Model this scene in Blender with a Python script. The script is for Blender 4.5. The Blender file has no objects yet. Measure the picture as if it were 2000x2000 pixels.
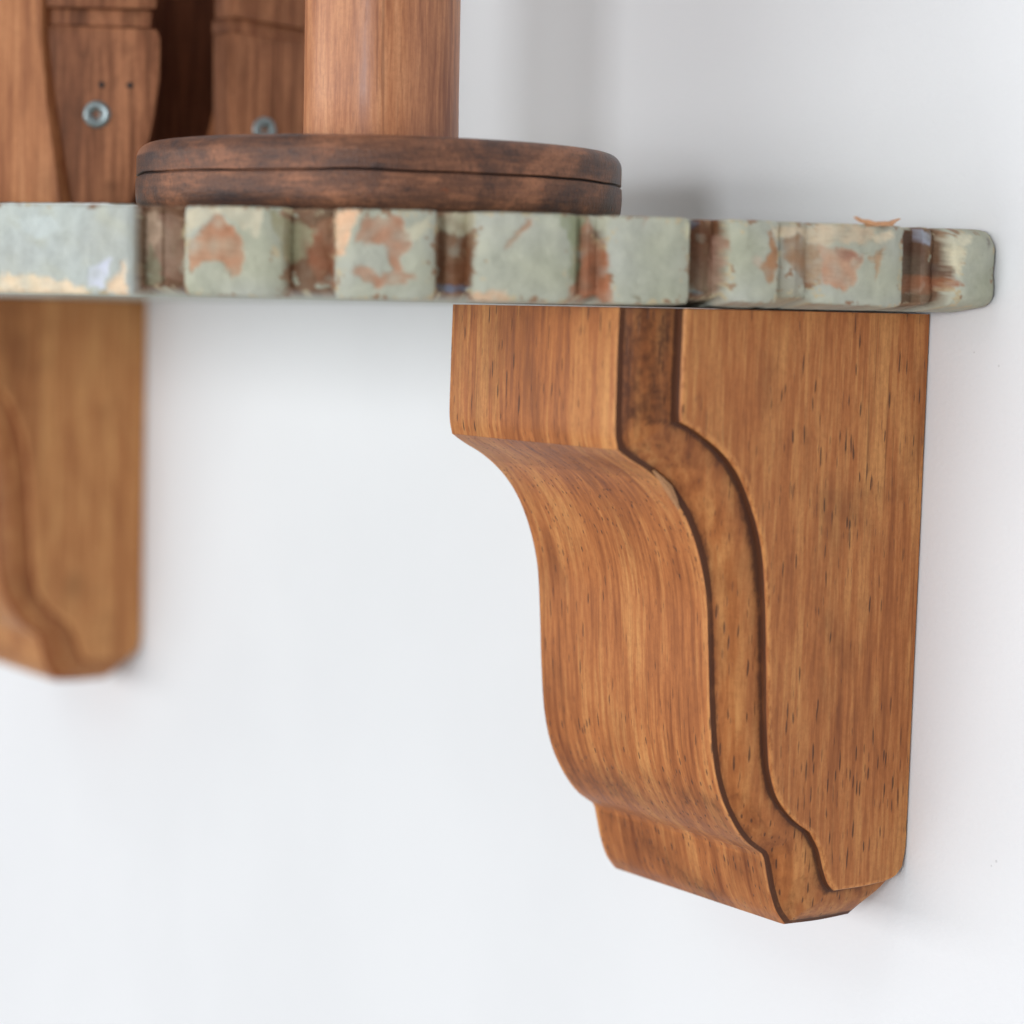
import bpy, bmesh, math, random
from mathutils import Vector, Matrix, noise

SC = bpy.context.scene
COL = SC.collection

# ---------------------------------------------------------------- camera
# world: X runs along the wall, the wall face is Y = 0 (room at Y < 0), Z = 0 is the shelf's underside
CAM = Vector((0.39778, -0.38168, -0.00135))
YAW, PITCH, ROLL = 0.97126, -0.08235, 0.02090
fw = Vector((-math.sin(YAW) * math.cos(PITCH), math.cos(YAW) * math.cos(PITCH), math.sin(PITCH)))
r0 = Vector((math.cos(YAW), math.sin(YAW), 0))
u0 = r0.cross(fw)
rt = r0 * math.cos(ROLL) + u0 * math.sin(ROLL)
up = -r0 * math.sin(ROLL) + u0 * math.cos(ROLL)
cam_data = bpy.data.cameras.new('camera')
cam = bpy.data.objects.new('camera', cam_data)
COL.objects.link(cam)
m = Matrix((rt, up, -fw)).transposed().to_4x4()
m.translation = CAM
cam.matrix_world = m
cam_data.sensor_width = 36
cam_data.lens = 86.0
cam_data.clip_start = 0.01
cam_data.clip_end = 50
cam_data.dof.use_dof = True
cam_data.dof.focus_distance = 0.543
cam_data.dof.aperture_fstop = 8.5
cam_data.dof.aperture_blades = 7
SC.camera = cam

# ---------------------------------------------------------------- light
world = bpy.data.worlds.new('World')
SC.world = world
world.use_nodes = True
bg = world.node_tree.nodes['Background']
bg.inputs[0].default_value = (0.95, 0.975, 1.0, 1)
bg.inputs[1].default_value = 0.32

def area(name, loc, target, size, power, color, size_y=None):
    d = bpy.data.lights.new(name, 'AREA')
    d.energy = power
    d.color = color
    d.shape = 'RECTANGLE'
    d.size = size
    d.size_y = size_y or size
    o = bpy.data.objects.new(name, d)
    COL.objects.link(o)
    o.location = loc
    o.rotation_euler = (Vector(target) - Vector(loc)).to_track_quat('-Z', 'Y').to_euler()
    return o

# the window light that throws the spool's soft shadow on the wall, then the room's broad bounce and two added fills
area('window_light', (1.30, -2.15, 0.09), (-0.08, 0, 0.02), 0.34, 19, (0.93, 0.965, 1.0), 0.45)
area('room_bounce', (-0.7, -2.4, 0.03), (-0.1, 0, 0.0), 4.2, 38.5, (0.975, 0.985, 1.0), 0.6)
area('high_fill', (-0.1, -1.6, 1.5), (-0.1, 0, 0.0), 1.4, 8.0, (1.0, 0.99, 0.97))  # unseen fill lamp added to lighten the wall above the shelf
area('low_fill', (-0.5, -1.6, -1.5), (-0.1, 0, -0.05), 1.4, 7.5, (0.98, 0.99, 1.0))  # unseen fill lamp added to lighten the wall under the shelf

SC.view_settings.view_transform = 'Standard'
SC.view_settings.look = 'None'
SC.view_settings.exposure = 0
SC.view_settings.gamma = 1
SC.view_settings.use_curve_mapping = False

# ---------------------------------------------------------------- helpers
def lin(c):
    return tuple(((v / 255) / 12.92 if v / 255 <= 0.04045 else ((v / 255 + 0.055) / 1.055) ** 2.4) for v in c)

def link_mesh(name, me, mat, parent=None):
    o = bpy.data.objects.new(name, me)
    COL.objects.link(o)
    if mat: me.materials.append(mat)
    if parent: o.parent = parent
    return o

def mesh_obj(name, verts, faces, mat, parent=None, angle=35, stain_shade=None, colors=None, flat=None):
    me = bpy.data.meshes.new(name)
    me.from_pydata([tuple(v) for v in verts], [], faces)
    bm = bmesh.new(); bm.from_mesh(me)
    bmesh.ops.recalc_face_normals(bm, faces=bm.faces)
    bm.to_mesh(me); bm.free()
    for p in me.polygons: p.use_smooth = True
    me.set_sharp_from_angle(angle=math.radians(angle))
    a = me.attributes.new('stain_shade', 'FLOAT', 'POINT')
    if stain_shade: a.data.foreach_set('value', stain_shade)
    f = me.attributes.new('flat', 'FLOAT', 'POINT')
    f.data.foreach_set('value', flat or [1.0] * len(verts))
    if colors:
        ca = me.attributes.new('paint', 'FLOAT_COLOR', 'POINT')
        ca.data.foreach_set('color', [x for c in colors for x in c])
    return link_mesh(name, me, mat, parent)

def empty(name, loc, label, cat, group=None, rz=0):
    o = bpy.data.objects.new(name, None)
    o.empty_display_size = 0.01
    COL.objects.link(o)
    o.location = loc
    o.rotation_euler = (0, 0, rz)
    o['label'] = label; o['category'] = cat
    if group: o['group'] = group
    return o

def catmull(pts, n=8, sharp=()):
    """pts list of vectors; passes through all; indices in sharp stay corners; returns dense list"""
    out = []
    N = len(pts)
    for i in range(N - 1):
        p1, p2 = pts[i], pts[i + 1]
        p0 = pts[i - 1] if i > 0 and i not in sharp else p1 * 2 - p2
        p3 = pts[i + 2] if i + 2 < N and (i + 1) not in sharp else p2 * 2 - p1
        t0 = 0.0
        def tj(ti, a, b): return ti + max((b - a).length, 1e-6) ** 0.5
        t1 = tj(t0, p0, p1); t2 = tj(t1, p1, p2); t3 = tj(t2, p2, p3)
        for k in range(n):
            t = t1 + (t2 - t1) * k / n
            A1 = p0 * ((t1 - t) / (t1 - t0)) + p1 * ((t - t0) / (t1 - t0))
            A2 = p1 * ((t2 - t) / (t2 - t1)) + p2 * ((t - t1) / (t2 - t1))
            A3 = p2 * ((t3 - t) / (t3 - t2)) + p3 * ((t - t2) / (t3 - t2))
            B1 = A1 * ((t2 - t) / (t2 - t0)) + A2 * ((t - t0) / (t2 - t0))
            B2 = A2 * ((t3 - t) / (t3 - t1)) + A3 * ((t - t1) / (t3 - t1))
            out.append(B1 * ((t2 - t) / (t2 - t1)) + B2 * ((t - t1) / (t2 - t1)))
    out.append(pts[-1].copy())
    return out

# ---------------------------------------------------------------- materials
class NT:
    def __init__(s, name):
        s.mat = bpy.data.materials.new(name)
        s.mat.use_nodes = True
        s.t = s.mat.node_tree
        s.b = s.t.nodes['Principled BSDF']
    def n(s, kind, **kw):
        nd = s.t.nodes.new(kind)
        for k, v in kw.items(): setattr(nd, k, v)
        return nd
    def l(s, a, b): s.t.links.new(a, b)
    def put(s, sock, v):
        if hasattr(v, 'is_linked') or hasattr(v, 'links'): s.l(v, sock)
        else: sock.default_value = v
    def math(s, op, a, b=0.5, c=None, clamp=False):
        nd = s.n('ShaderNodeMath', operation=op, use_clamp=clamp)
        s.put(nd.inputs[0], a); s.put(nd.inputs[1], b)
        if c is not None: s.put(nd.inputs[2], c)
        return nd.outputs[0]
    def step(s, v, lo, hi, a=0.0, b=1.0):
        nd = s.n('ShaderNodeMapRange', interpolation_type='SMOOTHSTEP')
        s.put(nd.inputs[0], v); nd.inputs[1].default_value = lo; nd.inputs[2].default_value = hi
        nd.inputs[3].default_value = a; nd.inputs[4].default_value = b
        return nd.outputs[0]
    def mix(s, f, a, b, mode='MIX'):
        nd = s.n('ShaderNodeMix', data_type='RGBA', blend_type=mode)
        s.put(nd.inputs[0], f); s.put(nd.inputs[6], a); s.put(nd.inputs[7], b)
        return nd.outputs[2]
    def coords(s, scale, kind='Object', rot=(0, 0, 0), loc=(0, 0, 0)):
        tc = s.n('ShaderNodeTexCoord'); mp = s.n('ShaderNodeMapping')
        s.l(tc.outputs[kind], mp.inputs[0])
        mp.inputs['Scale'].default_value = scale; mp.inputs['Rotation'].default_value = rot; mp.inputs['Location'].default_value = loc
        return mp.outputs[0]
    def noise(s, vec, scale=1, detail=4, rough=0.55, dist=0.0):
        nd = s.n('ShaderNodeTexNoise')
        s.l(vec, nd.inputs['Vector']); nd.inputs['Scale'].default_value = scale
        nd.inputs['Detail'].default_value = detail; nd.inputs['Roughness'].default_value = rough
        nd.inputs['Distortion'].default_value = dist
        return nd.outputs[0]
    def ramp(s, v, stops):
        nd = s.n('ShaderNodeValToRGB'); s.put(nd.inputs[0], v)
        els = nd.color_ramp.elements
        while len(els) > 1: els.remove(els[-1])
        els[0].position = stops[0][0]; els[0].color = (*stops[0][1], 1)
        for p, c in stops[1:]:
            e = els.new(p); e.color = (*c, 1)
        return nd.outputs[0]
    def attr(s, name, out='Fac'):
        nd = s.n('ShaderNodeAttribute', attribute_name=name)
        return nd.outputs[out]
    def bump(s, h, strength, dist, prev=None):
        nd = s.n('ShaderNodeBump'); nd.inputs['Strength'].default_value = strength
        nd.inputs['Distance'].default_value = dist; s.l(h, nd.inputs['Height'])
        if prev is not None: s.l(prev, nd.inputs['Normal'])
        return nd.outputs[0]

def wood(name, dark, mid, light, stain_shade, rough=0.42, pore=1.0, rot=(0, 0, 0), seed=0.0, blotch=0.35, spec=0.35,
         streak=1.0, pore_col=(60, 42, 34), stain_noise=0.5, lines=0.4, contrast=1.0):
    """stained timber, grain along object Z: broad figure, fine fibre, blotches, elongated open pores"""
    w = NT(name)
    p = lambda sx, sy, sz, o=0: w.coords((sx, sy, sz), rot=rot, loc=(seed + o, seed * 0.7 + o, seed * 0.3))
    # the figure is cut nearly square to the front, so depth counts for less there ('flat' comes from the mesh)
    tc = w.n('ShaderNodeTexCoord'); sx_ = w.n('ShaderNodeSeparateXYZ'); w.l(tc.outputs['Object'], sx_.inputs[0])
    cx_ = w.n('ShaderNodeCombineXYZ'); w.l(sx_.outputs[0], cx_.inputs[0]); w.l(sx_.outputs[2], cx_.inputs[2])
    w.l(w.math('MULTIPLY', sx_.outputs[1], w.attr('flat')), cx_.inputs[1])
    def g(sx, sy, sz, o=0):
        mp = w.n('ShaderNodeMapping'); w.l(cx_.outputs[0], mp.inputs[0])
        mp.inputs['Scale'].default_value = (sx, sy, sz); mp.inputs['Location'].default_value = (seed + o, seed * 0.7 + o, seed * 0.3)
        return mp.outputs[0]
    warp = w.noise(g(14, 14, 6), 1, 2, 0.5)
    broad = w.noise(g(88, 88, 7), 1, 4, 0.60, 0.3)
    fine = w.noise(g(620, 620, 44, 3), 1, 3, 0.6)
    fine2 = w.noise(g(1700, 1700, 190, 9), 1, 2, 0.6)
    f = w.math('ADD', w.math('MULTIPLY', broad, 0.50), w.math('MULTIPLY', fine, 0.50 * streak))
    f = w.math('ADD', f, w.math('MULTIPLY', w.math('SUBTRACT', warp, 0.5), 0.35))
    col = w.ramp(f, [(0.49 - 0.13 / contrast, lin(dark)), (0.49, lin(mid)), (0.49 + 0.13 / contrast, lin(light))])
    col = w.mix(w.step(fine2, 0.52, 0.72, 0, 0.28), col, (*lin(dark), 1))
    ln = w.noise(g(1050, 1050, 13, 6), 1, 2, 0.5, 0.2)
    lm = w.step(w.noise(g(60, 60, 16, 12), 1, 3, 0.6), 0.45, 0.62)
    col = w.mix(w.math('MULTIPLY', w.math('MULTIPLY', w.step(ln, 0.60, 0.70), lm), lines), col, (*lin(tuple(c * 0.5 for c in dark)), 1))
    bl = w.noise(g(42, 42, 30, 5), 1, 5, 0.62, 0.4)
    col = w.mix(w.step(bl, 0.50, 0.74, 0, blotch), col, (*lin(tuple(c * 0.68 for c in dark)), 1))
    mott = w.noise(g(900, 900, 700, 2), 1, 3, 0.7)
    col = w.mix(w.step(mott, 0.40, 0.66, 0, 0.20), col, (*lin(dark), 1))
    # pores
    def pores(sx, sz, thr, o):
        vo = w.n('ShaderNodeTexVoronoi', feature='F1')
        vec = w.n('ShaderNodeVectorMath', operation='ADD')
        w.l(p(sx, sx, sz, o), vec.inputs[0])
        nz = w.n('ShaderNodeTexNoise'); w.l(g(60, 60, 20, o), nz.inputs['Vector'])
        w.l(nz.outputs[1], vec.inputs[1])
        w.l(vec.outputs[0], vo.inputs['Vector']); vo.inputs['Scale'].default_value = 1
        sep = w.n('ShaderNodeSeparateColor'); w.l(vo.outputs['Color'], sep.inputs[0])
        pick = w.step(sep.outputs[0], thr, thr + 0.04)
        return w.math('MULTIPLY', w.step(vo.outputs['Distance'], 0.14, 0.26, 1, 0), pick)
    dens = w.step(w.noise(g(40, 40, 12, 7), 1, 2, 0.5), 0.36, 0.52)
    po = w.math('MULTIPLY', pores(860, 105, 0.40, 1), dens)
    po = w.math('MAXIMUM', po, w.math('MULTIPLY', pores(1150, 170, 0.66, 4), 0.5))
    po = w.math('MULTIPLY', po, pore, clamp=True)
    col = w.mix(w.math('MULTIPLY', po, 0.75), col, (*lin(pore_col), 1))
    # stain caught in grooves and scratches plus shade painted into creases and under-curves (mask from the mesh)
    sa = w.attr('stain_shade')
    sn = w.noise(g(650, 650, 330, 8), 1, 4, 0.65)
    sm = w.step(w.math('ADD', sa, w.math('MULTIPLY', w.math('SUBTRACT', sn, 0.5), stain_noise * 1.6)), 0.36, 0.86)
    col = w.mix(w.step(sa, 0.08, 0.95, 0, 0.62), col, (*lin(tuple(c * 0.80 for c in dark)), 1))  # smooth stain browning that also paints occlusion-like shade along the grooves
    col = w.mix(w.math('MULTIPLY', sm, 0.85), col, (*lin(stain_shade), 1))
    # worn pale arrises beside the grooves
    col = w.mix(w.math('MULTIPLY', w.math('MULTIPLY', w.step(sa, -0.1, -0.55), w.step(sn, 0.38, 0.6)), 0.5), col, (*lin(tuple(min(255, c * 1.12) for c in light)), 1))
    w.l(col, w.b.inputs['Base Color'])
    rr = w.math('ADD', w.math('MULTIPLY', fine, 0.22), rough - 0.11)
    w.l(rr, w.b.inputs['Roughness'])
    w.b.inputs['Specular IOR Level'].default_value = spec
    b1 = w.bump(w.math('SUBTRACT', w.math('ADD', w.math('MULTIPLY', fine, 0.5), w.math('MULTIPLY', mott, 0.25)), w.math('MULTIPLY', po, 1.3)), 0.35, 0.00025)
    w.l(b1, w.b.inputs['Normal'])
    return w.mat

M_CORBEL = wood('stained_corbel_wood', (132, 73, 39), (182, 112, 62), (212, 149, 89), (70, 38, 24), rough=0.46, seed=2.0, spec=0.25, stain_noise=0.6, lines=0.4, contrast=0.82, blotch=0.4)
M_CORBEL_B = wood('golden_corbel_wood', (146, 88, 50), (190, 129, 80), (212, 156, 100), (126, 60, 30), rough=0.45, pore=0.4, seed=6.3, spec=0.22, blotch=0.45)
M_POST = wood('spool_barrel_wood', (148, 90, 62), (194, 130, 90), (218, 156, 112), (88, 50, 36), rough=0.36, pore=0.15, seed=1.2, spec=0.4, blotch=0.4, lines=0.35, contrast=0.95)
M_STAND = wood('old_stand_wood', (150, 92, 58), (190, 128, 86), (212, 152, 108), (70, 40, 28), rough=0.55, pore=0.2, seed=4.4, blotch=0.4, spec=0.2)  # paler than the feet: the lit side's brightness is put into the colour
M_STANDF = wood('notched_stand_wood', (100, 62, 42), (146, 94, 66), (186, 126, 90), (50, 30, 24), rough=0.55, pore=0.2, seed=8.1, blotch=0.8, spec=0.2, contrast=1.2)
M_DARK = wood('dark_board_wood', (78, 46, 34), (112, 70, 50), (134, 86, 62), (40, 24, 18), rough=0.6, pore=0.2, seed=9.9, spec=0.15)

def flange_mat():
    w = NT('worn_flange_wood')
    c = lambda x, y, z, o=0: w.coords((x, y, z), loc=(o, o * .6, o))
    a = w.noise(c(38, 38, 60), 1, 6, 0.65, 0.5)
    g = w.noise(c(110, 110, 900, 3), 1, 4, 0.6)
    col = w.ramp(w.math('ADD', w.math('MULTIPLY', a, 0.75), w.math('MULTIPLY', g, 0.25)),
                 [(0.38, lin((62, 50, 50))), (0.45, lin((88, 62, 52))), (0.53, lin((122, 82, 62))), (0.64, lin((172, 116, 86)))])
    sp = w.noise(c(1300, 1300, 1000, 5), 1, 3, 0.7)
    col = w.mix(w.step(sp, 0.5, 0.72, 0, 0.5), col, (*lin((58, 42, 38)), 1))
    bl = w.noise(c(120, 120, 120, 7), 1, 5, 0.7)
    col = w.mix(w.step(bl, 0.50, 0.70, 0, 0.42), col, (*lin((52, 44, 46)), 1))
    rb = w.noise(c(260, 260, 400, 11), 1, 5, 0.7)
    col = w.mix(w.step(rb, 0.60, 0.72, 0, 0.6), col, (*lin((150, 84, 52)), 1))
    col = w.mix(w.math('MULTIPLY', w.step(w.attr('stain_shade'), -0.1, -0.9), 0.65), col, (*lin((190, 130, 100)), 1))
    col = w.mix(w.step(w.attr('stain_shade'), 0.3, 0.8), col, (*lin((34, 22, 20)), 1))
    w.l(col, w.b.inputs['Base Color'])
    w.l(w.step(a, 0.3, 0.7, 0.32, 0.5), w.b.inputs['Roughness'])
    w.b.inputs['Specular IOR Level'].default_value = 0.3
    w.l(w.bump(w.math('ADD', sp, w.math('MULTIPLY', bl, 0.6)), 0.5, 0.0004), w.b.inputs['Normal'])
    return w.mat
M_FLANGE = flange_mat()

def paint_mat():
    w = NT('chipped_sage_paint')
    at = w.n('ShaderNodeAttribute', attribute_name='paint')
    c = lambda s, o=0: w.coords((s, s, s), loc=(o, o, o))
    n1 = w.noise(c(420), 1, 5, 0.7)
    n2 = w.noise(c(2600, 2), 1, 3, 0.7)
    n3 = w.noise(c(90, 5), 1, 4, 0.6)
    col = w.mix(w.step(n3, 0.35, 0.7, 0, 0.22), at.outputs['Color'], (*lin((200, 198, 172)), 1), 'MIX')
    col = w.mix(w.step(n1, 0.42, 0.7, 0, 0.30), col, w.mix(1.0, col, (0.66, 0.66, 0.64, 1), 'MULTIPLY'))
    col = w.mix(w.step(n2, 0.60, 0.74, 0, 0.45), col, w.mix(1.0, col, (0.45, 0.44, 0.42, 1), 'MULTIPLY'))
    # bare wood shows fibre, painted ground does not
    fib = w.noise(w.coords((300, 300, 2600)), 1, 3, 0.6)
    col = w.mix(w.math('MULTIPLY', w.step(fib, 0.45, 0.7, 0, 0.5), at.outputs['Alpha']), col, w.mix(1.0, col, (0.80, 0.74, 0.70, 1), 'MULTIPLY'))
    w.l(col, w.b.inputs['Base Color'])
    w.b.inputs['Roughness'].default_value = 0.62
    w.b.inputs['Specular IOR Level'].default_value = 0.3
    w.l(w.bump(w.math('ADD', n1, w.math('MULTIPLY', n2, 0.4)), 0.55, 0.0005), w.b.inputs['Normal'])
    return w.mat
M_PAINT = paint_mat()

def wall_mat():
    w = NT('white_wall_paint')
    c = w.coords((1, 1, 1))
    n = w.noise(c, 900, 3, 0.6); n2 = w.noise(c, 9, 3, 0.5)
    base = w.mix(w.step(n2, 0.35, 0.65), (0.795, 0.80, 0.815, 1), (0.82, 0.825, 0.84, 1))
    # sparse flecks of dust in the paint
    for px, pz, rad in ((0.0229, -0.0111, 0.00022), (0.0276, -0.1179, 0.0003), (0.0154, -0.0084, 0.00018), (0.0262, -0.1192, 0.0002)):
        d = w.n('ShaderNodeVectorMath', operation='DISTANCE'); w.l(c, d.inputs[0]); d.inputs[1].default_value = (px, 0, pz)
        base = w.mix(w.step(d.outputs['Value'], rad * 0.5, rad * 1.5, 0.35, 0.0), base, (0.25, 0.24, 0.24, 1))
    w.l(base, w.b.inputs['Base Color'])
    w.b.inputs['Roughness'].default_value = 0.6
    w.b.inputs['Specular IOR Level'].default_value = 0.25
    w.l(w.bump(n, 0.4, 0.0004), w.b.inputs['Normal'])
    return w.mat
M_WALL = wall_mat()

def metal(name, c, r):
    w = NT(name); w.b.inputs['Base Color'].default_value = (*lin(c), 1)
    w.b.inputs['Metallic'].default_value = 0.9; w.b.inputs['Roughness'].default_value = r
    return w.mat
M_ZINC = metal('zinc_screw_metal', (150, 162, 164), 0.42)

def plain(name, c, r=0.6):
    w = NT(name)
    n = w.noise(w.coords((900, 900, 900)), 1, 3, 0.6)
    w.l(w.mix(n, (*lin(c), 1), (*lin(tuple(v * 0.75 for v in c)), 1)), w.b.inputs['Base Color'])
    w.b.inputs['Roughness'].default_value = r
    return w.mat
M_HOLE = plain('dark_hole', (24, 16, 14))
M_CHIP = plain('raw_wood_splinter', (232, 170, 122))
M_CHIPT = plain('pale_wood_splinter', (196, 140, 92))

# ---------------------------------------------------------------- the wall
bm = bmesh.new()
for x0, x1, y0, y1, z0, z1 in ((-4, 1.2, 0, 0.15, -2.0, 2.0),):
    bmesh.ops.create_cube(bm, size=1, matrix=Matrix.Translation(((x0 + x1) / 2, (y0 + y1) / 2, (z0 + z1) / 2)) @ Matrix.Diagonal((x1 - x0, y1 - y0, z1 - z0, 1)))
me = bpy.data.meshes.new('wall'); bm.to_mesh(me); bm.free()
wall = link_mesh('wall', me, M_WALL); wall['kind'] = 'structure'

# ---------------------------------------------------------------- corbels
PI_ = [ # (outer y,z) , (side-face y,z), corner?, in millimetres
 (80.6, 0, 69, 0, 1), (80.9, -15, 69.2, -12, 0), (80.9, -26.5, 69.2, -21.5, 0), (80.2, -29.6, 69.0, -23.6, 1),
 (77.5, -31.3, 66, -24.9, 0), (71.3, -34.7, 61.2, -27.6, 0), (66.2, -38.8, 56.3, -31.2, 0), (62, -44, 52, -36.2, 0),
 (58.3, -51.5, 48.6, -42.8, 0), (55.9, -60, 45.9, -50.5, 0), (54.8, -72, 44.2, -62, 0), (54, -84, 43.2, -76, 0),
 (52.7, -96, 42.2, -91, 0), (50.6, -103.5, 41.0, -99.5, 0), (47.2, -110.0, 38.6, -105.4, 0), (43.0, -115.2, 34.0, -110.4, 0),
 (38.2, -118.6, 29.0, -113.8, 1), (37.6, -119.6, 28.0, -115.2, 1), (37.0, -122, 26.2, -118.0, 0), (35.7, -127, 24.7, -122.4, 0), (33.6, -132, 22.9, -126.2, 0),
 (31.0, -135.2, 21.3, -127.7, 1), (21, -135.5, 13, -127.7, 0), (12.5, -135.2, 6.8, -127.4, 1), (8.0, -132.6, 3.6, -126.6, 0),
 (3.5, -129, 1.6, -124.8, 1), (1.0, -123, 0.6, -120, 0), (0.5, -112, 0.5, -110, 0), (0.5, -60, 0.5, -60, 0), (0.5, 0, 0.5, 0, 1)]
SH = [i for i, p in enumerate(PI_) if p[4]]
outI = catmull([Vector((p[0], p[1])) for p in PI_], 7, SH)
outO = catmull([Vector((p[2], p[3])) for p in PI_], 7, SH)
E_ = 5.2; WF = 63.2
def corbel_mesh(name, mat, seed):
    lv = [(1.16, 0.0, 0), (1.035, 0.0, -0.6), (1.0, -0.25, -0.3), (0.99, -0.5, 0.9), (0.985, -1.65, 1.0), (0.955, -1.82, 0.95), (0.90, -1.90, 0.5)]
    for k in range(1, 9):
        a = math.radians(90 * k / 8)
        t = 0.90 - 0.78 * (k / 8); x = -1.90 - (E_ - 2.2) * (k / 8) + 0.75 * math.sin(math.pi * k / 8)
        lv.append((t, x, (0.3, 0.12, 0, 0, 0, 0.05, 0.25, 0.5)[k - 1]))
    lv += [(0.105, -E_ + 0.18, 0.8), (0.06, -E_ + 0.02, 1.0), (0.012, -E_ - 0.1, 0.9), (0.0, -E_ - 0.40, -0.4), (-0.002, -E_ - 1.0, -0.3), (-0.004, -E_ - 1.9, 0.0)]
    ng = 26
    mid = [(-0.004, -E_ - 1.9 - (WF - 3.8) * k / ng, 0.0) for k in range(1, ng)]
    tot = -(2 * E_ + WF)
    full = lv + mid + [(t, tot - x, s) for t, x, s in reversed(lv)]
    N = len(outI); verts = []; stain_shade = []; flat = []
    rnd = random.Random(seed)
    for li, (t, x, s) in enumerate(full):
        for j in range(N):
            a = outI[j]; b = outO[j]
            y = a.x + (b.x - a.x) * t; z = a.y + (b.y - a.y) * t
            if j >= N - 1: y = 0.5
            z = min(z, -0.35)
            edge = max(0.0, 1 + x / E_) if x > -E_ else 0.0
            w = noise.noise(Vector((x * 0.09, y * 0.09 + seed, z * 0.05))) * 0.16
            verts.append(((x + (1.8 * max(0, 1 + z / 125) * edge if x > -E_ else 0)) / 1000 + w * 0.0003, -(max(y, 0.5) + w * (1 if y > 2 else 0)) / 1000, (z + (w * 0.5 if z < -2 else 0)) / 1000))
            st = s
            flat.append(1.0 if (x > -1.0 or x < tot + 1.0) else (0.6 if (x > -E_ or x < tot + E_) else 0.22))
            if 0 <= s < 0.1 and (x < -E_ - 1.5 and x > tot + E_ + 1.5):      # shade painted into the under-curves of the front, stain on the foot
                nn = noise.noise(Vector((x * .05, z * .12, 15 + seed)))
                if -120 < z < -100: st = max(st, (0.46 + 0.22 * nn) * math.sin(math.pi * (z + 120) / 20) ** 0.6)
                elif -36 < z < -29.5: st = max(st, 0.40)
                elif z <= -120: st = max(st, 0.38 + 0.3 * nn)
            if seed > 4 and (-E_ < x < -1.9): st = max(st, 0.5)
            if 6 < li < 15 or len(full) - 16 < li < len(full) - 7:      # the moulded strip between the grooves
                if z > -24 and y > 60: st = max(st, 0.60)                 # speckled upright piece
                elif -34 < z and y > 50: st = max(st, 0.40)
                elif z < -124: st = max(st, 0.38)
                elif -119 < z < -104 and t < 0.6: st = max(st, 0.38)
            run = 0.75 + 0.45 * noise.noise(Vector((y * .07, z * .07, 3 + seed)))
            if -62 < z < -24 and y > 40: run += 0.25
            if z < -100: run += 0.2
            if 0 < s <= .7: st = max(st, s * run * 1.1)  # soft fade beside the grooves: stain with crease shade painted in
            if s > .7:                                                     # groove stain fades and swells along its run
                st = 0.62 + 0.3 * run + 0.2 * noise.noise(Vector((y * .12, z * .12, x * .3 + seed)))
            stain_shade.append(st)
    faces = []
    L = len(full)
    for li in range(L - 1):
        for j in range(N - 1):
            faces.append((li * N + j, li * N + j + 1, (li + 1) * N + j + 1, (li + 1) * N + j))
        faces.append((li * N + N - 1, li * N, (li + 1) * N, (li + 1) * N + N - 1))
    faces.append(tuple(range(N))); faces.append(tuple((L - 1) * N + j for j in range(N)))
    return verts, faces, stain_shade, flat

def make_corbel(loc, mat, seed, label):
    root = empty('corbel', loc, label, 'shelf bracket', 'carved wooden corbels under the shelf')
    v, f, s, fl = corbel_mesh('body', mat, seed)
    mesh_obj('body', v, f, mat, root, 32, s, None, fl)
    return root
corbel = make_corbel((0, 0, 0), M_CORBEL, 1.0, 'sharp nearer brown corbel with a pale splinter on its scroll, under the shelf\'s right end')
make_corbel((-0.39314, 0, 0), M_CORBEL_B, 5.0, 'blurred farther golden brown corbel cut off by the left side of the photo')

def strip(name, pts, width, thick, mat, parent, side):
    """a thin curled sliver along pts"""
    verts = []; faces = []
    n = len(pts)
    for i, p in enumerate(pts):
        p = Vector(p); q = Vector(pts[min(i + 1, n - 1)]); r = Vector(pts[max(i - 1, 0)])
        t = (q - r).normalized(); s = Vector(side); nrm = t.cross(s).normalized()
        wd = width * math.sin(math.pi * (i + 0.5) / n) ** 0.7 * (1 + 0.35 * math.sin(i * 4.1)); th = thick * math.sin(math.pi * (i + 0.4) / (n - 0.2)) ** 0.8
        for a, b in ((-1, -1), (1, -1), (1, 1), (-1, 1)): verts.append(p + s * wd * a / 2 + nrm * th * b / 2)
    for i in range(n - 1):
        for k in range(4): faces.append((i * 4 + k, i * 4 + (k + 1) % 4, (i + 1) * 4 + (k + 1) % 4, (i + 1) * 4 + k))
    faces += [(0, 1, 2, 3), tuple((n - 1) * 4 + k for k in (3, 2, 1, 0))]
    return mesh_obj(name, verts, faces, mat, parent, 50)
ex = -E_ / 1000 + 0.0004
strip('splinter', [(ex, -.0712, -.0340), (ex, -.0690, -.0358), (ex, -.0672, -.0376), (ex, -.0655, -.0400), (ex, -.0642, -.0422)], .0015, .0010, M_CHIPT, corbel, (1, 0, 0))

# ---------------------------------------------------------------- shelf
T = 0.0179; R = 0.250; CX = -0.22983
A_END = math.radians(42.9)
S_F = R * A_END * 1000            # arc length to the corner, mm
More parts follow.
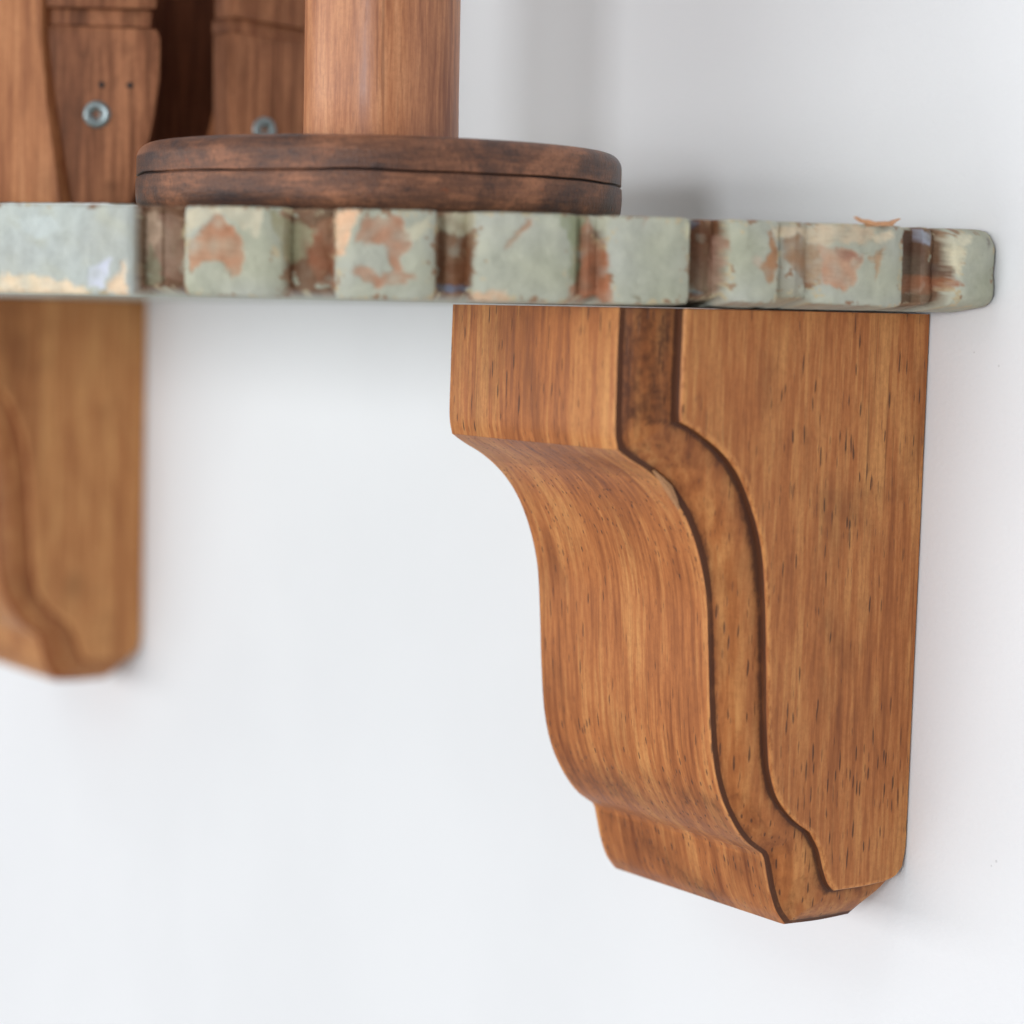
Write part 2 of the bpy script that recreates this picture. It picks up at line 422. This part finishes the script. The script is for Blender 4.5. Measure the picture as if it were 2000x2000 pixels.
# bare wood, older paint and torn fibre on the shelf's edge: albedo, then (run along the edge, height) in mm
PATCHES = [
  ((110, 72, 50), [73.9, 17.4, 68.6, 16.8, 67.4, 14.2, 67.4, 5.7, 68.6, 1.8, 72.9, 4.3]),
  ((170, 130, 110), [67.6, 14.7, 65.8, 14.3, 66.3, 2.3, 68.2, 1.4]),
  ((95, 100, 118), [74.2, 17.8, 70.1, 17.8, 71.8, 16.2, 73.2, 14.9]),
  ((95, 112, 128), [72.9, 3.9, 69.1, 1.8, 72.8, 1.8]),
  ((168, 116, 76), [57.3, 15.8, 54.2, 12.1, 56.4, 5.1, 56.9, 4.7, 59.4, 8.5, 57.3, 10.7]),
  ((185, 165, 145), [61.4, 10.1, 58.8, 11.1, 58.9, 8.5, 60.9, 8.9]),
  ((198, 178, 150), [55.4, 17.2, 49.5, 16.9, 44.5, 17.5, 32.0, 17.5, 31.9, 15.3, 35.1, 13.9, 41.3, 13.9, 44.8, 13.0, 47.4, 14.4, 49.4, 15.4, 52.6, 14.9, 54.3, 14.6]),
  ((152, 116, 86), [52.6, 14.7, 49.4, 15.2, 47.4, 13.5, 45.8, 5.4, 48.6, 6.6, 52.7, 10.4]),
  ((168, 140, 112), [47.7, 14.6, 44.3, 12.8, 44.5, 5.2, 46.3, 5.7]),
  ((188, 138, 108), [44.8, 13.2, 41.8, 12.8, 39.7, 12.9, 35.0, 11.3, 36.8, 5.6, 39.4, 3.8, 44.0, 5.2]),
  ((158, 98, 76), [41.8, 12.8, 35.0, 11.5, 36.5, 10.4, 41.2, 10.7]),
  ((175, 128, 88), [29.2, 13.7, 30.6, 9.2, 31.8, 6.1, 31.7, 9.2, 33.4, 10.9]),
  ((208, 194, 166), [32.5, 15.7, 27.7, 17.0, 27.1, 15.9, 30.8, 13.6]),
  ((105, 76, 62), [23.8, 16.9, 18.8, 16.6, 16.3, 13.6, 16.8, 10.9, 12.1, 10.2, 12.0, 7.7, 22.6, 7.9]),
  ((158, 88, 52), [22.6, 8.1, 12.6, 7.5, 10.1, 5.8, 12.5, 5.2, 14.7, 3.6, 22.4, 3.9]),
  ((155, 165, 185), [18.2, 17.5, 14.2, 16.8, 15.2, 14.1, 17.5, 14.5]),
  ((204, 194, 164), [12.3, 14.6, 10.2, 13.8, 10.8, 7.1, 12.3, 8.4]),
  ((204, 196, 170), [13.5, 15.9, 11.2, 16.2, 7.0, 16.6, 8.1, 14.8, 11.7, 14.2]),
  ((208, 194, 164), [57.3, 17.5, 52.6, 14.9, 54.3, 14.0, 55.8, 14.6]),
  ((196, 192, 160), [76.0, 17.0, 73.8, 16.2, 74.1, 13.6, 75.5, 14.4]),
  ((160, 130, 110), [85.4, 17.7, 83.9, 17.8, 84.7, 16.1]),
  ((120, 108, 80), [86.7, 2.0, 84.9, 1.6, 85.8, 0.4]),
  ((120, 110, 105), [4.4, 14.4, 2.4, 16.1, 2.6, 14.5, 3.8, 13.8]),
  ((128, 80, 50), [127.0, 14.1, 121.6, 12.9, 118.9, 14.5, 119.3, 3.0, 126.0, 2.8]),
  ((105, 115, 140), [126.0, 3.0, 119.7, 3.0, 120.6, 0.8, 125.6, 1.1]),
  ((182, 175, 148), [126.4, 17.4, 119.2, 17.6, 118.9, 14.7, 121.6, 12.9, 126.4, 14.7]),
  ((168, 120, 90), [108.7, 16.9, 107.7, 16.1, 109.4, 14.0, 113.3, 10.5, 113.7, 11.3, 110.2, 14.5]),
  ((132, 138, 106), [102.9, 17.6, 95.4, 17.9, 96.9, 14.5, 97.5, 4.6, 99.5, 4.6, 100.1, 12.4]),
  ((168, 104, 70), [97.0, 15.7, 95.2, 17.3, 94.1, 13.0, 92.0, 13.4, 91.6, 5.6, 90.4, 0.4, 100.5, 0.0, 99.5, 3.4, 97.1, 5.8]),
  ((180, 180, 160), [94.8, 17.9, 91.7, 18.0, 92.0, 14.2, 93.9, 15.0]),
  ((170, 124, 96), [141.3, 16.1, 134.2, 16.8, 131.4, 10.9, 134.1, 8.5, 133.7, 5.8, 129.9, 5.1, 133.2, 3.3, 138.7, 2.4, 143.4, 5.6, 141.5, 6.8, 137.2, 4.5, 135.6, 6.5, 136.9, 10.8, 142.7, 11.4]),
  ((188, 182, 156), [133.4, 14.0, 127.2, 17.2, 129.9, 11.7, 131.8, 11.7]),
  ((205, 165, 130), [118.7, 2.0, 113.9, 2.5, 111.7, 0.8, 112.3, -0.0, 119.8, 0.0]),
  ((228, 176, 136), [146.7, 17.3, 141.9, 17.5, 143.6, 13.7, 145.0, 9.0, 146.6, 8.2]),
  ((148, 90, 60), [153.1, 13.5, 147.3, 16.9, 146.9, 2.0, 150.0, 2.3, 152.9, 8.1]),
  ((148, 142, 110), [160.0, 17.1, 151.0, 13.6, 153.2, 8.1, 156.4, 6.5, 158.0, 11.1]),
  ((145, 102, 82), [184.7, 16.5, 178.8, 16.2, 178.3, 1.9, 181.9, 3.4, 185.0, 10.7]),
  ((192, 156, 130), [186.4, 16.8, 183.9, 16.9, 182.4, 12.5, 185.3, 7.0, 186.3, 7.0]),
  ((130, 122, 95), [186.3, 7.0, 185.0, 10.7, 181.9, 3.4, 183.8, 0.8, 186.2, 0.8]),
  ((176, 118, 84), [176.4, 10.1, 172.7, 13.8, 170.5, 16.7, 168.6, 15.3, 164.9, 11.0, 164.8, 6.0, 167.0, 3.7, 169.6, 7.3, 173.0, 6.9, 175.6, 4.7]),
  ((192, 182, 156), [177.2, 17.5, 161.3, 17.8, 161.9, 11.8, 164.9, 13.6, 168.6, 16.4, 171.2, 16.4, 172.7, 14.5, 176.4, 12.3]),
  ((240, 205, 170), [217.5, 3.7, 207.0, 3.5, 199.1, 2.0, 194.8, -0.5, 217.5, -1.6]),
  ((242, 200, 165), [192.9, 0.7, 188.4, 7.3, 187.9, -1.1]),
  ((198, 202, 218), [196.0, 5.4, 191.1, 7.3, 192.9, 1.4, 196.4, 1.7]),
  ((188, 196, 192), [212.7, 14.7, 205.1, 15.5, 201.2, 13.0, 207.1, 10.7]),
]

def in_poly(s, z, q):
    c = False; n = len(q) // 2; j = n - 1
    for i in range(n):
        xi, yi, xj, yj = q[2 * i], q[2 * i + 1], q[2 * j], q[2 * j + 1]
        if (yi > z) != (yj > z) and s < (xj - xi) * (z - yi) / (yj - yi) + xi: c = not c
        j = i
    return c
BB = [(min(q[::2]) - 1, max(q[::2]) + 1, min(q[1::2]) - 1, max(q[1::2]) + 1) for c, q in PATCHES]
GAPS = [(2.9, 5.3, 5.5), (10.6, 12.4, 1.6), (15.2, 16.9, 5.5), (21.2, 22.5, 3.2), (27.4, 29.0, 5.5), (33.7, 35.9, 4.5), (40.7, 42.9, 4.5)]
def gap_depth(deg):
    """0 on a tooth, up to depth in mm inside a gap"""
    for a, b, d in GAPS:
        if a - 0.35 < deg < b + 0.35:
            e = 0.32
            l = min(max((deg - a + 0.15) / e, 0), 1); r = min(max((b + 0.15 - deg) / e, 0), 1)
            f = min(l, r); return d * f * f * (3 - 2 * f)
    return 0.0
EDGES = [0.0] + [x for g in GAPS for x in g[:2]]
def edge_near(deg):
    """1 on a tooth's arris, 0 well inside"""
    return max(0.0, 1 - min(abs(deg - e) for e in EDGES) / 1.15)
def tooth_round(deg):
    """teeth crowned and knocked about, no two alike"""
    i = sum(1 for g in GAPS if deg > (g[0] + g[1]) / 2)
    return edge_near(deg) ** 2 * 2.0 + (-2.4, 0.5, 0.1, 0.6, 0.0, 0.35, 0.7, 0.0)[i]
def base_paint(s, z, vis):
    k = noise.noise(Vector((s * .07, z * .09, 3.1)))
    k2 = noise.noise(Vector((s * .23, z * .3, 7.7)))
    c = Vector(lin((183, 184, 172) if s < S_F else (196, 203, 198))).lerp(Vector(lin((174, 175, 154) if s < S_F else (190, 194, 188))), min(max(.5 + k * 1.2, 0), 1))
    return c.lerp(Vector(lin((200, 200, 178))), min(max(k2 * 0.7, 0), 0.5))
outline = []   # (x, y, nx, ny, s_mm, mode)
STEP = 0.36
s = 0.0
while s < S_F:
    a = s / 1000 / R; deg = math.degrees(a)
    n = Vector((math.cos(a), -math.sin(a)))
    r = R - (gap_depth(deg) + tooth_round(deg)) / 1000
    outline.append((CX + r * math.cos(a), -r * math.sin(a), n.x, n.y, s, 0)); s += STEP
LF = 2 * (math.pi / 2 - A_END) * R * 1000
x = 0.0
while x < LF:                                          # the long middle run, one broad land beside the corner gap, then teeth again
    a = A_END + x / 1000 / R
    d = tooth_round(42.9 + 0.55) * 0 + max(0, 1 - x / 1.4) ** 2 * 0.7
    k = (x - 34) % 27.0
    if 34 < x < LF - 34 and k < 8: d = 4.5 * min(1, k / 1.2, (8 - k) / 1.2)
    outline.append((CX + (R - d / 1000) * math.cos(a), -(R - d / 1000) * math.sin(a), math.cos(a), -math.sin(a), S_F + x, 1))
    x += 0.4 if x < 45 else 1.5
s = S_F
while s > 0:                                           # the far end mirrors the near one
    a = s / 1000 / R; deg = math.degrees(a)
    r = R - (gap_depth(deg) + tooth_round(deg)) / 1000
    outline.append((CX - r * math.cos(a), -r * math.sin(a), -math.cos(a), -math.sin(a), S_F + LF + (S_F - s), 2)); s -= 1.2
outline.append((CX - R, -0.0006, -1, 0, 2 * S_F + LF, 2))
NL = 46
verts = []; cols = []
NO = len(outline)
NORM = []
for i in range(NO):
    a = Vector(outline[max(i - 1, 0)][:2]); b = Vector(outline[min(i + 1, NO - 1)][:2])
    NORM.append(Vector(outline[i][2:4]))
for i, (x, y, nx, ny, s, mode) in enumerate(outline):
    y = min(y, -0.0006)
    deg = math.degrees(s / 1000 / R) if mode == 0 else 90
    endr = max(0, min(1, (3.4 - deg) / 0.8)) if mode == 0 else 0
    g = gap_depth(deg) if mode == 0 else 0
    for j in range(NL + 1):
        v = j / NL
        z = v * T * 1000
        zz = z
        # edge rounding (top and bottom), chipped by noise
        en = edge_near(deg) ** 2 if mode == 0 else 0
        rb = (0.9 + 1.6 * en + 0.8 * max(0, noise.noise(Vector((s * .25, 1.5, 0))))) * (1 - endr) + 4.6 * endr
        rtp = (0.6 + 1.0 * en + 1.5 * max(0, noise.noise(Vector((s * .3, 4.5, 0)))) ** 1.0) * (1 - endr) + 5.0 * endr
        ins = 0.0
        if z < rb: ins = rb - math.sqrt(max(rb * rb - (rb - z) ** 2, 0))
        if z > T * 1000 - rtp: ins = max(ins, rtp - math.sqrt(max(rtp * rtp - (z - (T * 1000 - rtp)) ** 2, 0)))
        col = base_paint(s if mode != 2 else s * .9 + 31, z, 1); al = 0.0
        if g > 1.0 and mode == 0:
            k = min((g - 1) / 2.5, 1)
            wn = noise.noise(Vector((s * .3, z * .25, 2)))
            if wn > -0.35: col = col.lerp(Vector(lin((118, 76, 50))), k); al = k
        if mode == 2:
            wn = noise.noise(Vector((s * .12, z * .15, 12)))
            if wn > 0.12 or gap_depth(deg) > 1: col = Vector(lin((160, 108, 76))); al = 1
        # scuffed arrises: tan under-coat and bare brown showing through in ragged bits
        wr = max(en, max(0, 1 - min(z, T * 1000 - z) / 1.6)) if mode == 0 else max(0, 1 - min(z, T * 1000 - z) / 1.2)
        wn = noise.noise(Vector((s * .5, z * .5, 70))) * .7 + noise.noise(Vector((s * 1.4, z * 1.4, 71))) * .5
        if wr > 0.15 and wn * 1.2 + wr * .5 > 0.53: col = Vector(lin((196, 180, 146) if noise.noise(Vector((s * .2, z * .2, 73))) > 0 else (150, 112, 84))); al = .6
        sw = s + noise.noise(Vector((s * .55, z * .55, 1))) * 0.8 + noise.noise(Vector((s * 1.6, z * 1.6, 5))) * 0.35
        zw = z + noise.noise(Vector((s * .55, z * .55, 21))) * 0.8 + noise.noise(Vector((s * 1.6, z * 1.6, 25))) * 0.35
        dep = 0.0
        if mode < 2:
            for (c, q), bb in zip(PATCHES, BB):
                if bb[0] < sw < bb[1] and bb[2] < zw < bb[3]:
                    k = sum(in_poly(sw + ds, zw + dz, q) for ds, dz in ((-.3, 0), (.3, 0), (0, -.3), (0, .3))) / 4
                    if k == 0: continue
                    bare = c[0] > c[2] * 1.25
                    gr = sum(c) / 3; col = col.lerp(Vector(lin(tuple(min(250, (cc * 0.9 + gr * 0.1) * 1.10) for cc in c))), k * min(1, 0.85 + 0.55 * noise.noise(Vector((s * .35, z * .35, 90)))))
                    al += ((1.0 if bare else 0.3) - al) * k; dep += ((0.28 if bare else 0.1) - dep) * k
        bumpy = noise.noise(Vector((s * .30, z * .30, 40))) * 0.34 + noise.noise(Vector((s * 1.1, z * 1.1, 44))) * 0.12
        # the worn, torn upper lip between the second and third gaps
        if mode == 0 and 28 < s < 62 and z > 12: bumpy -= 0.5 * abs(noise.noise(Vector((s * .25, z * .9, 50)))) + 0.12
        d = (ins + dep - bumpy) / 1000
        if z < 0.01 and 30 < s < 100 and mode == 0: zz = max(0, 0.25 + 0.9 * noise.noise(Vector((s * .11, 60, 0))))
        if mode == 0 and z < 4:                       # gaps break the lower edge, teeth hang unevenly
            zz += (1 - z / 4) * (0.9 * endr + 1.4 * min(1, g / 2) + 0.35 * noise.noise(Vector((s * .05, 80, 0))) + 0.2  + (0.7 if 5 < deg < 15.2 else 0) + 0.6 * en * abs(noise.noise(Vector((s * .4, 81, 0)))))
        verts.append((x - nx * d, min(y - ny * d, -0.0006), zz / 1000)); cols.append((col.x, col.y, col.z, al))
faces = []
W1 = NL + 1
for i in range(NO - 1):
    for j in range(NL):
        faces.append((i * W1 + j, (i + 1) * W1 + j, (i + 1) * W1 + j + 1, i * W1 + j + 1))
# top and underside: an inner ring, then a fill
gp = lin((186, 192, 180))
def cap(j, z):
    base = len(verts)
    ids = []
    for i, (x, y, nx, ny, s, mode) in enumerate(outline):
        verts.append((x - nx * 0.012, min(y - ny * 0.012, -0.0006), z)); cols.append((*gp, 0))
    for i in range(NO - 1):
        faces.append((i * W1 + j, (i + 1) * W1 + j, base + i + 1, base + i))
    c0 = len(verts); verts.append((CX, -0.0006, z)); cols.append((*gp, 0))
    for i in range(NO - 1): faces.append((base + i, base + i + 1, c0))
cap(0, 0.0001); cap(NL, T)
shelf = empty('shelf', (0, 0, 0), 'half-round wall shelf with notched edge in chipped grey-green paint', 'shelf')
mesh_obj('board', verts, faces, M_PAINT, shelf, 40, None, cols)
me = shelf.children[0].data
# curl of raw wood standing on the top edge
ch = []
for k in range(9):
    u = k / 8
    ch.append((0.0186 - 0.0002 * u, -0.0262 - 0.0122 * u, T + 0.0001 + 0.0013 * abs(2 * u - 1) ** 2.6 + 0.0002 * math.sin(k * 2.3)))
strip('splinter', ch, 0.0022, 0.0009, M_CHIP, shelf, (1, 0, 0))

# ---------------------------------------------------------------- spool
def lathe(name, prof, mat, parent, seg=160, wob=0.0, stainf=None, angle=35):
    verts = []; faces = []; st = []
    n = len(prof)
    for i in range(seg):
        a = 2 * math.pi * i / seg
        for j, (r, z) in enumerate(prof):
            w = 1 + wob * noise.noise(Vector((math.cos(a) * 2, math.sin(a) * 2, z * 60)))
            verts.append((r * w * math.cos(a), r * w * math.sin(a), z)); st.append(stainf(a, j, z) if stainf else 0)
    for i in range(seg):
        k = (i + 1) % seg
        for j in range(n - 1): faces.append((i * n + j, k * n + j, k * n + j + 1, i * n + j + 1))
    faces.append(tuple(i * n for i in range(seg))); faces.append(tuple(i * n + n - 1 for i in range(seg)))
    return mesh_obj(name, verts, faces, mat, parent, angle, st)
SPX, SPY = -0.0802, -0.0930
spool = empty('thread_spool', (SPX, SPY, T + 0.0003), 'large wooden thread spool with dark worn round base standing on the shelf', 'spool')
RF = 0.0547; HF = 0.0157
def flange_prof():
    p = [(0.002, 0), (RF - 0.004, 0), (RF - 0.0022, 0.0003), (RF - 0.0009, 0.0012), (RF - 0.0002, 0.0026), (RF, 0.0045)]
    zc = 0.0083
    p += [(RF, 0.0065), (RF - 0.0001, zc - 0.00035), (RF - 0.0004, zc - 0.00015), (RF - 0.0007, zc - 0.0001), (RF - 0.0007, zc), (RF - 0.0005, zc + 0.0002), (RF - 0.0002, zc + 0.0004)]
    for k in range(9):
        a = math.radians(90 * k / 8)
        p.append((RF - 0.0034 + 0.0034 * math.cos(a) - 0.0002, HF - 0.0034 + 0.0034 * math.sin(a)))
    p += [(RF - 0.012, HF + 0.0001), (0.002, HF + 0.0001)]
    return p
def fst(a, j, z): return (0.62 + 0.5 * noise.noise(Vector((math.cos(a) * 2.5, math.sin(a) * 2.5, 8)))) if 8 <= j <= 11 else (-max(0.0, 1 - abs((a - math.radians(236) + math.pi) % (2 * math.pi) - math.pi) / 0.75) if j >= 14 and j < 23 else 0.0)
fl = lathe('base_flange', flange_prof(), M_FLANGE, spool, 220, 0.0012, fst)
# warp the seam a little so it runs thick and thin
for v in fl.data.vertices:
    a = math.atan2(v.co.y, v.co.x)
    if 0.006 < v.co.z < 0.0105: v.co.z += 0.0005 * noise.noise(Vector((math.cos(a) * 3, math.sin(a) * 3, 2)))
zp = HF + 0.0001
bp = [(0.001, zp), (0.0182, zp), (0.0183, zp + 0.0004), (0.0181, zp + 0.0009), (0.01775, zp + 0.0012), (0.01755, zp + 0.002)]
bp += [(0.01745, zp + 0.002 + 0.118 * k / 12) for k in range(1, 13)] + [(0.001, zp + 0.120)]
lathe('barrel', bp, M_POST, spool, 128, 0.003, lambda a, j, z: 0.9 if 1 < j < 5 else (0.45 if j == 5 else 0.0))
tf = lathe('top_flange', [(r, zp + 0.1202 + z) for r, z in flange_prof()], M_FLANGE, spool, 120, 0.0012, fst)

# ---------------------------------------------------------------- the notched stand behind the spool
def ray(u, v, depth):
    """a point of the place, given by where the stand is seen and how far off it stands"""
    return CAM + rt * ((u - 966) / 4616.6 * depth) - up * ((v - 966) / 4616.6 * depth) + fw * depth
stand = empty('wooden_stand', (-0.205, -0.095, T), 'old brown wooden stand with notched feet and screws, behind the spool at the left', 'wooden stand')
stand.location = (0, 0, 0)
def prism(outlines, origin, uax, ext, name, mat, parent, bevel=0.0008):
    """several outlines (u mm, z mm, lift mm) in the plane of uax and Z, extruded along ext, as one mesh"""
    bm = bmesh.new()
    nrm = Vector((uax.y, -uax.x, 0)).normalized()
    for pts, lift, el in outlines:
        f0 = [bm.verts.new(origin + uax * (u / 1000) + Vector((0, 0, z / 1000)) + nrm * (lift / 1000)) for u, z in pts]
        f1 = [bm.verts.new(v.co + ext * el) for v in f0]
        n = len(pts)
        bm.faces.new(f0); bm.faces.new(f1[::-1])
        for i in range(n): bm.faces.new((f0[i], f0[(i + 1) % n], f1[(i + 1) % n], f1[i]))
    bmesh.ops.recalc_face_normals(bm, faces=bm.faces)
    bmesh.ops.bevel(bm, geom=bm.edges[:], offset=bevel, segments=2, affect='EDGES', profile=0.6)
    me = bpy.data.meshes.new(name); bm.to_mesh(me); bm.free()
    for p in me.polygons: p.use_smooth = True
    me.set_sharp_from_angle(angle=math.radians(40))
    me.attributes.new('stain_shade', 'FLOAT', 'POINT')
    me.attributes.new('flat', 'FLOAT', 'POINT').data.foreach_set('value', [1.0] * len(me.vertices))
    return link_mesh(name, me, mat, parent)
def px_outline(pix, origin, uax, nrm):
    res = []
    for u, v in pix:
        d = ray(u, v, 1) - CAM
        s = (origin - CAM).dot(nrm) / d.dot(nrm)
        q = CAM + d * s - origin
        res.append((q.dot(uax) * 1000, max(q.z * 1000, (T + 0.0003 - origin.z) * 1000)))
    return res
def foot(o, uax, parts, ext, mat, screw_px, holes, side_len):
    nrm = Vector((uax.y, -uax.x, 0)).normalized()
    outs = [(px_outline(p, o, uax, nrm), lift, side_len) for p, lift in parts]
    ft = prism(outs, o, uax, ext, 'foot', mat, stand)
    def on(u, v, off=0.0):
        d = ray(u, v, 1) - CAM
        return CAM + d * ((o - CAM).dot(nrm) / d.dot(nrm)) + nrm * off
    q = on(*screw_px)
    rotm = nrm.to_track_quat('Z', 'Y').to_matrix().to_4x4()
    # pan head with a cross recess
    prof = [(0.0, 0.0007), (0.0007, 0.0008), (0.0013, 0.0011), (0.0019, 0.0016), (0.0026, 0.0017), (0.0033, 0.0014), (0.0038, 0.0006), (0.0039, -0.0004)]
    sc = bmesh.new(); seg = 32; rows = []
    for r, z in prof:
        rows.append([sc.verts.new((max(r, 1e-5) * math.cos(2 * math.pi * i / seg), max(r, 1e-5) * math.sin(2 * math.pi * i / seg),
                     z - 0.0004 - (0.0006 if r < 0.0019 and (i % 8) < 2 else 0))) for i in range(seg)])
    for a, b in zip(rows, rows[1:]):
        for i in range(seg): sc.faces.new((a[i], a[(i + 1) % seg], b[(i + 1) % seg], b[i]))
    sc.faces.new(rows[0][::-1])
    bmesh.ops.recalc_face_normals(sc, faces=sc.faces)
    me = bpy.data.meshes.new('screw'); sc.to_mesh(me); sc.free()
    me.transform(Matrix.Translation(q) @ rotm)
    link_mesh('screw', me, M_ZINC, ft)
    for h in holes:
        hb = bmesh.new()
        bmesh.ops.create_cone(hb, cap_ends=True, segments=14, radius1=0.0010, radius2=0.0008, depth=0.0012)
        me = bpy.data.meshes.new('nail_hole'); hb.to_mesh(me); hb.free()
        me.transform(Matrix.Translation(on(*h, off=0.0001)) @ rotm)
        link_mesh('nail_hole', me, M_HOLE, ft)
    return ft
u1 = Vector((0.50, 0.866, 0)).normalized()
o1 = ray(190, 200, 0.64)
foot(o1, u1, [([(80, -260), (80, 14), (298, 18), (300, -260)], 1.6),
              ([(84, 14), (84, 46), (286, 52), (288, 18)], -0.6),
              ([(78, 46), (76, 72), (86, 180), (100, 290), (113, 385), (250, 385), (266, 330), (284, 260), (294, 215), (303, 150), (304, 70), (296, 54)], 0.4)],
     Vector((-0.95, -0.30, 0)).normalized() * 0.050, M_STANDF, (183, 216), [(192, 160), (245, 161)], 1.0)
# the pale cheek that covers the foot's left flank
n1 = Vector((u1.y, -u1.x, 0))
uc = Vector((0.80, 0.60, 0)).normalized(); nc = Vector((uc.y, -uc.x, 0))
oc = ray(95, 200, 0.634)
ck = px_outline([(-220, -260), (-220, 385), (114, 385), (101, 290), (87, 180), (77, 72), (80, -260)], oc, uc, nc)
prism([(ck, 0.0, 1.0)], oc, uc, -nc * 0.006, 'side_panel', M_STAND, stand, 0.001)
u2 = Vector((0.20, 0.98, 0)).normalized()
u2 = Vector((-0.10, 0.995, 0)).normalized()
o2 = ray(500, 200, 0.665)
foot(o2, u2, [([(437, -260), (437, 32), (590, 60), (590, -260)], 1.6),
              ([(441, 32), (441, 60), (590, 86), (590, 58)], -0.8),
              ([(438, 60), (438, 385), (590, 385), (590, 84)], 0.4)],
     Vector((-0.9, -0.1, 0)).normalized() * 0.010, M_STANDF, (497, 246), [], 1.0)
u3 = Vector((0.80, 0.60, 0)).normalized(); n3 = Vector((u3.y, -u3.x, 0))
o3 = ray(420, 200, 0.664)
prism([(px_outline([(432, -260), (420, 0), (404, 90), (414, 130), (402, 200), (388, 262), (384, 385), (440, 385), (440, -260)], o3, u3, n3), 0, 1.0)],
      o3, u3, -n3 * 0.008, 'side_panel', M_STAND, stand, 0.001)
o4 = ray(350, 200, 0.685)
u4 = Vector((0.564, 0.826, 0)).normalized(); n4 = Vector((u4.y, -u4.x, 0))
prism([(px_outline([(200, -260), (200, 390), (470, 390), (470, -260)], o4, u4, n4), 0, 1.0)], o4, u4, -n4 * 0.012, 'back_board', M_DARK, stand, 0.001)
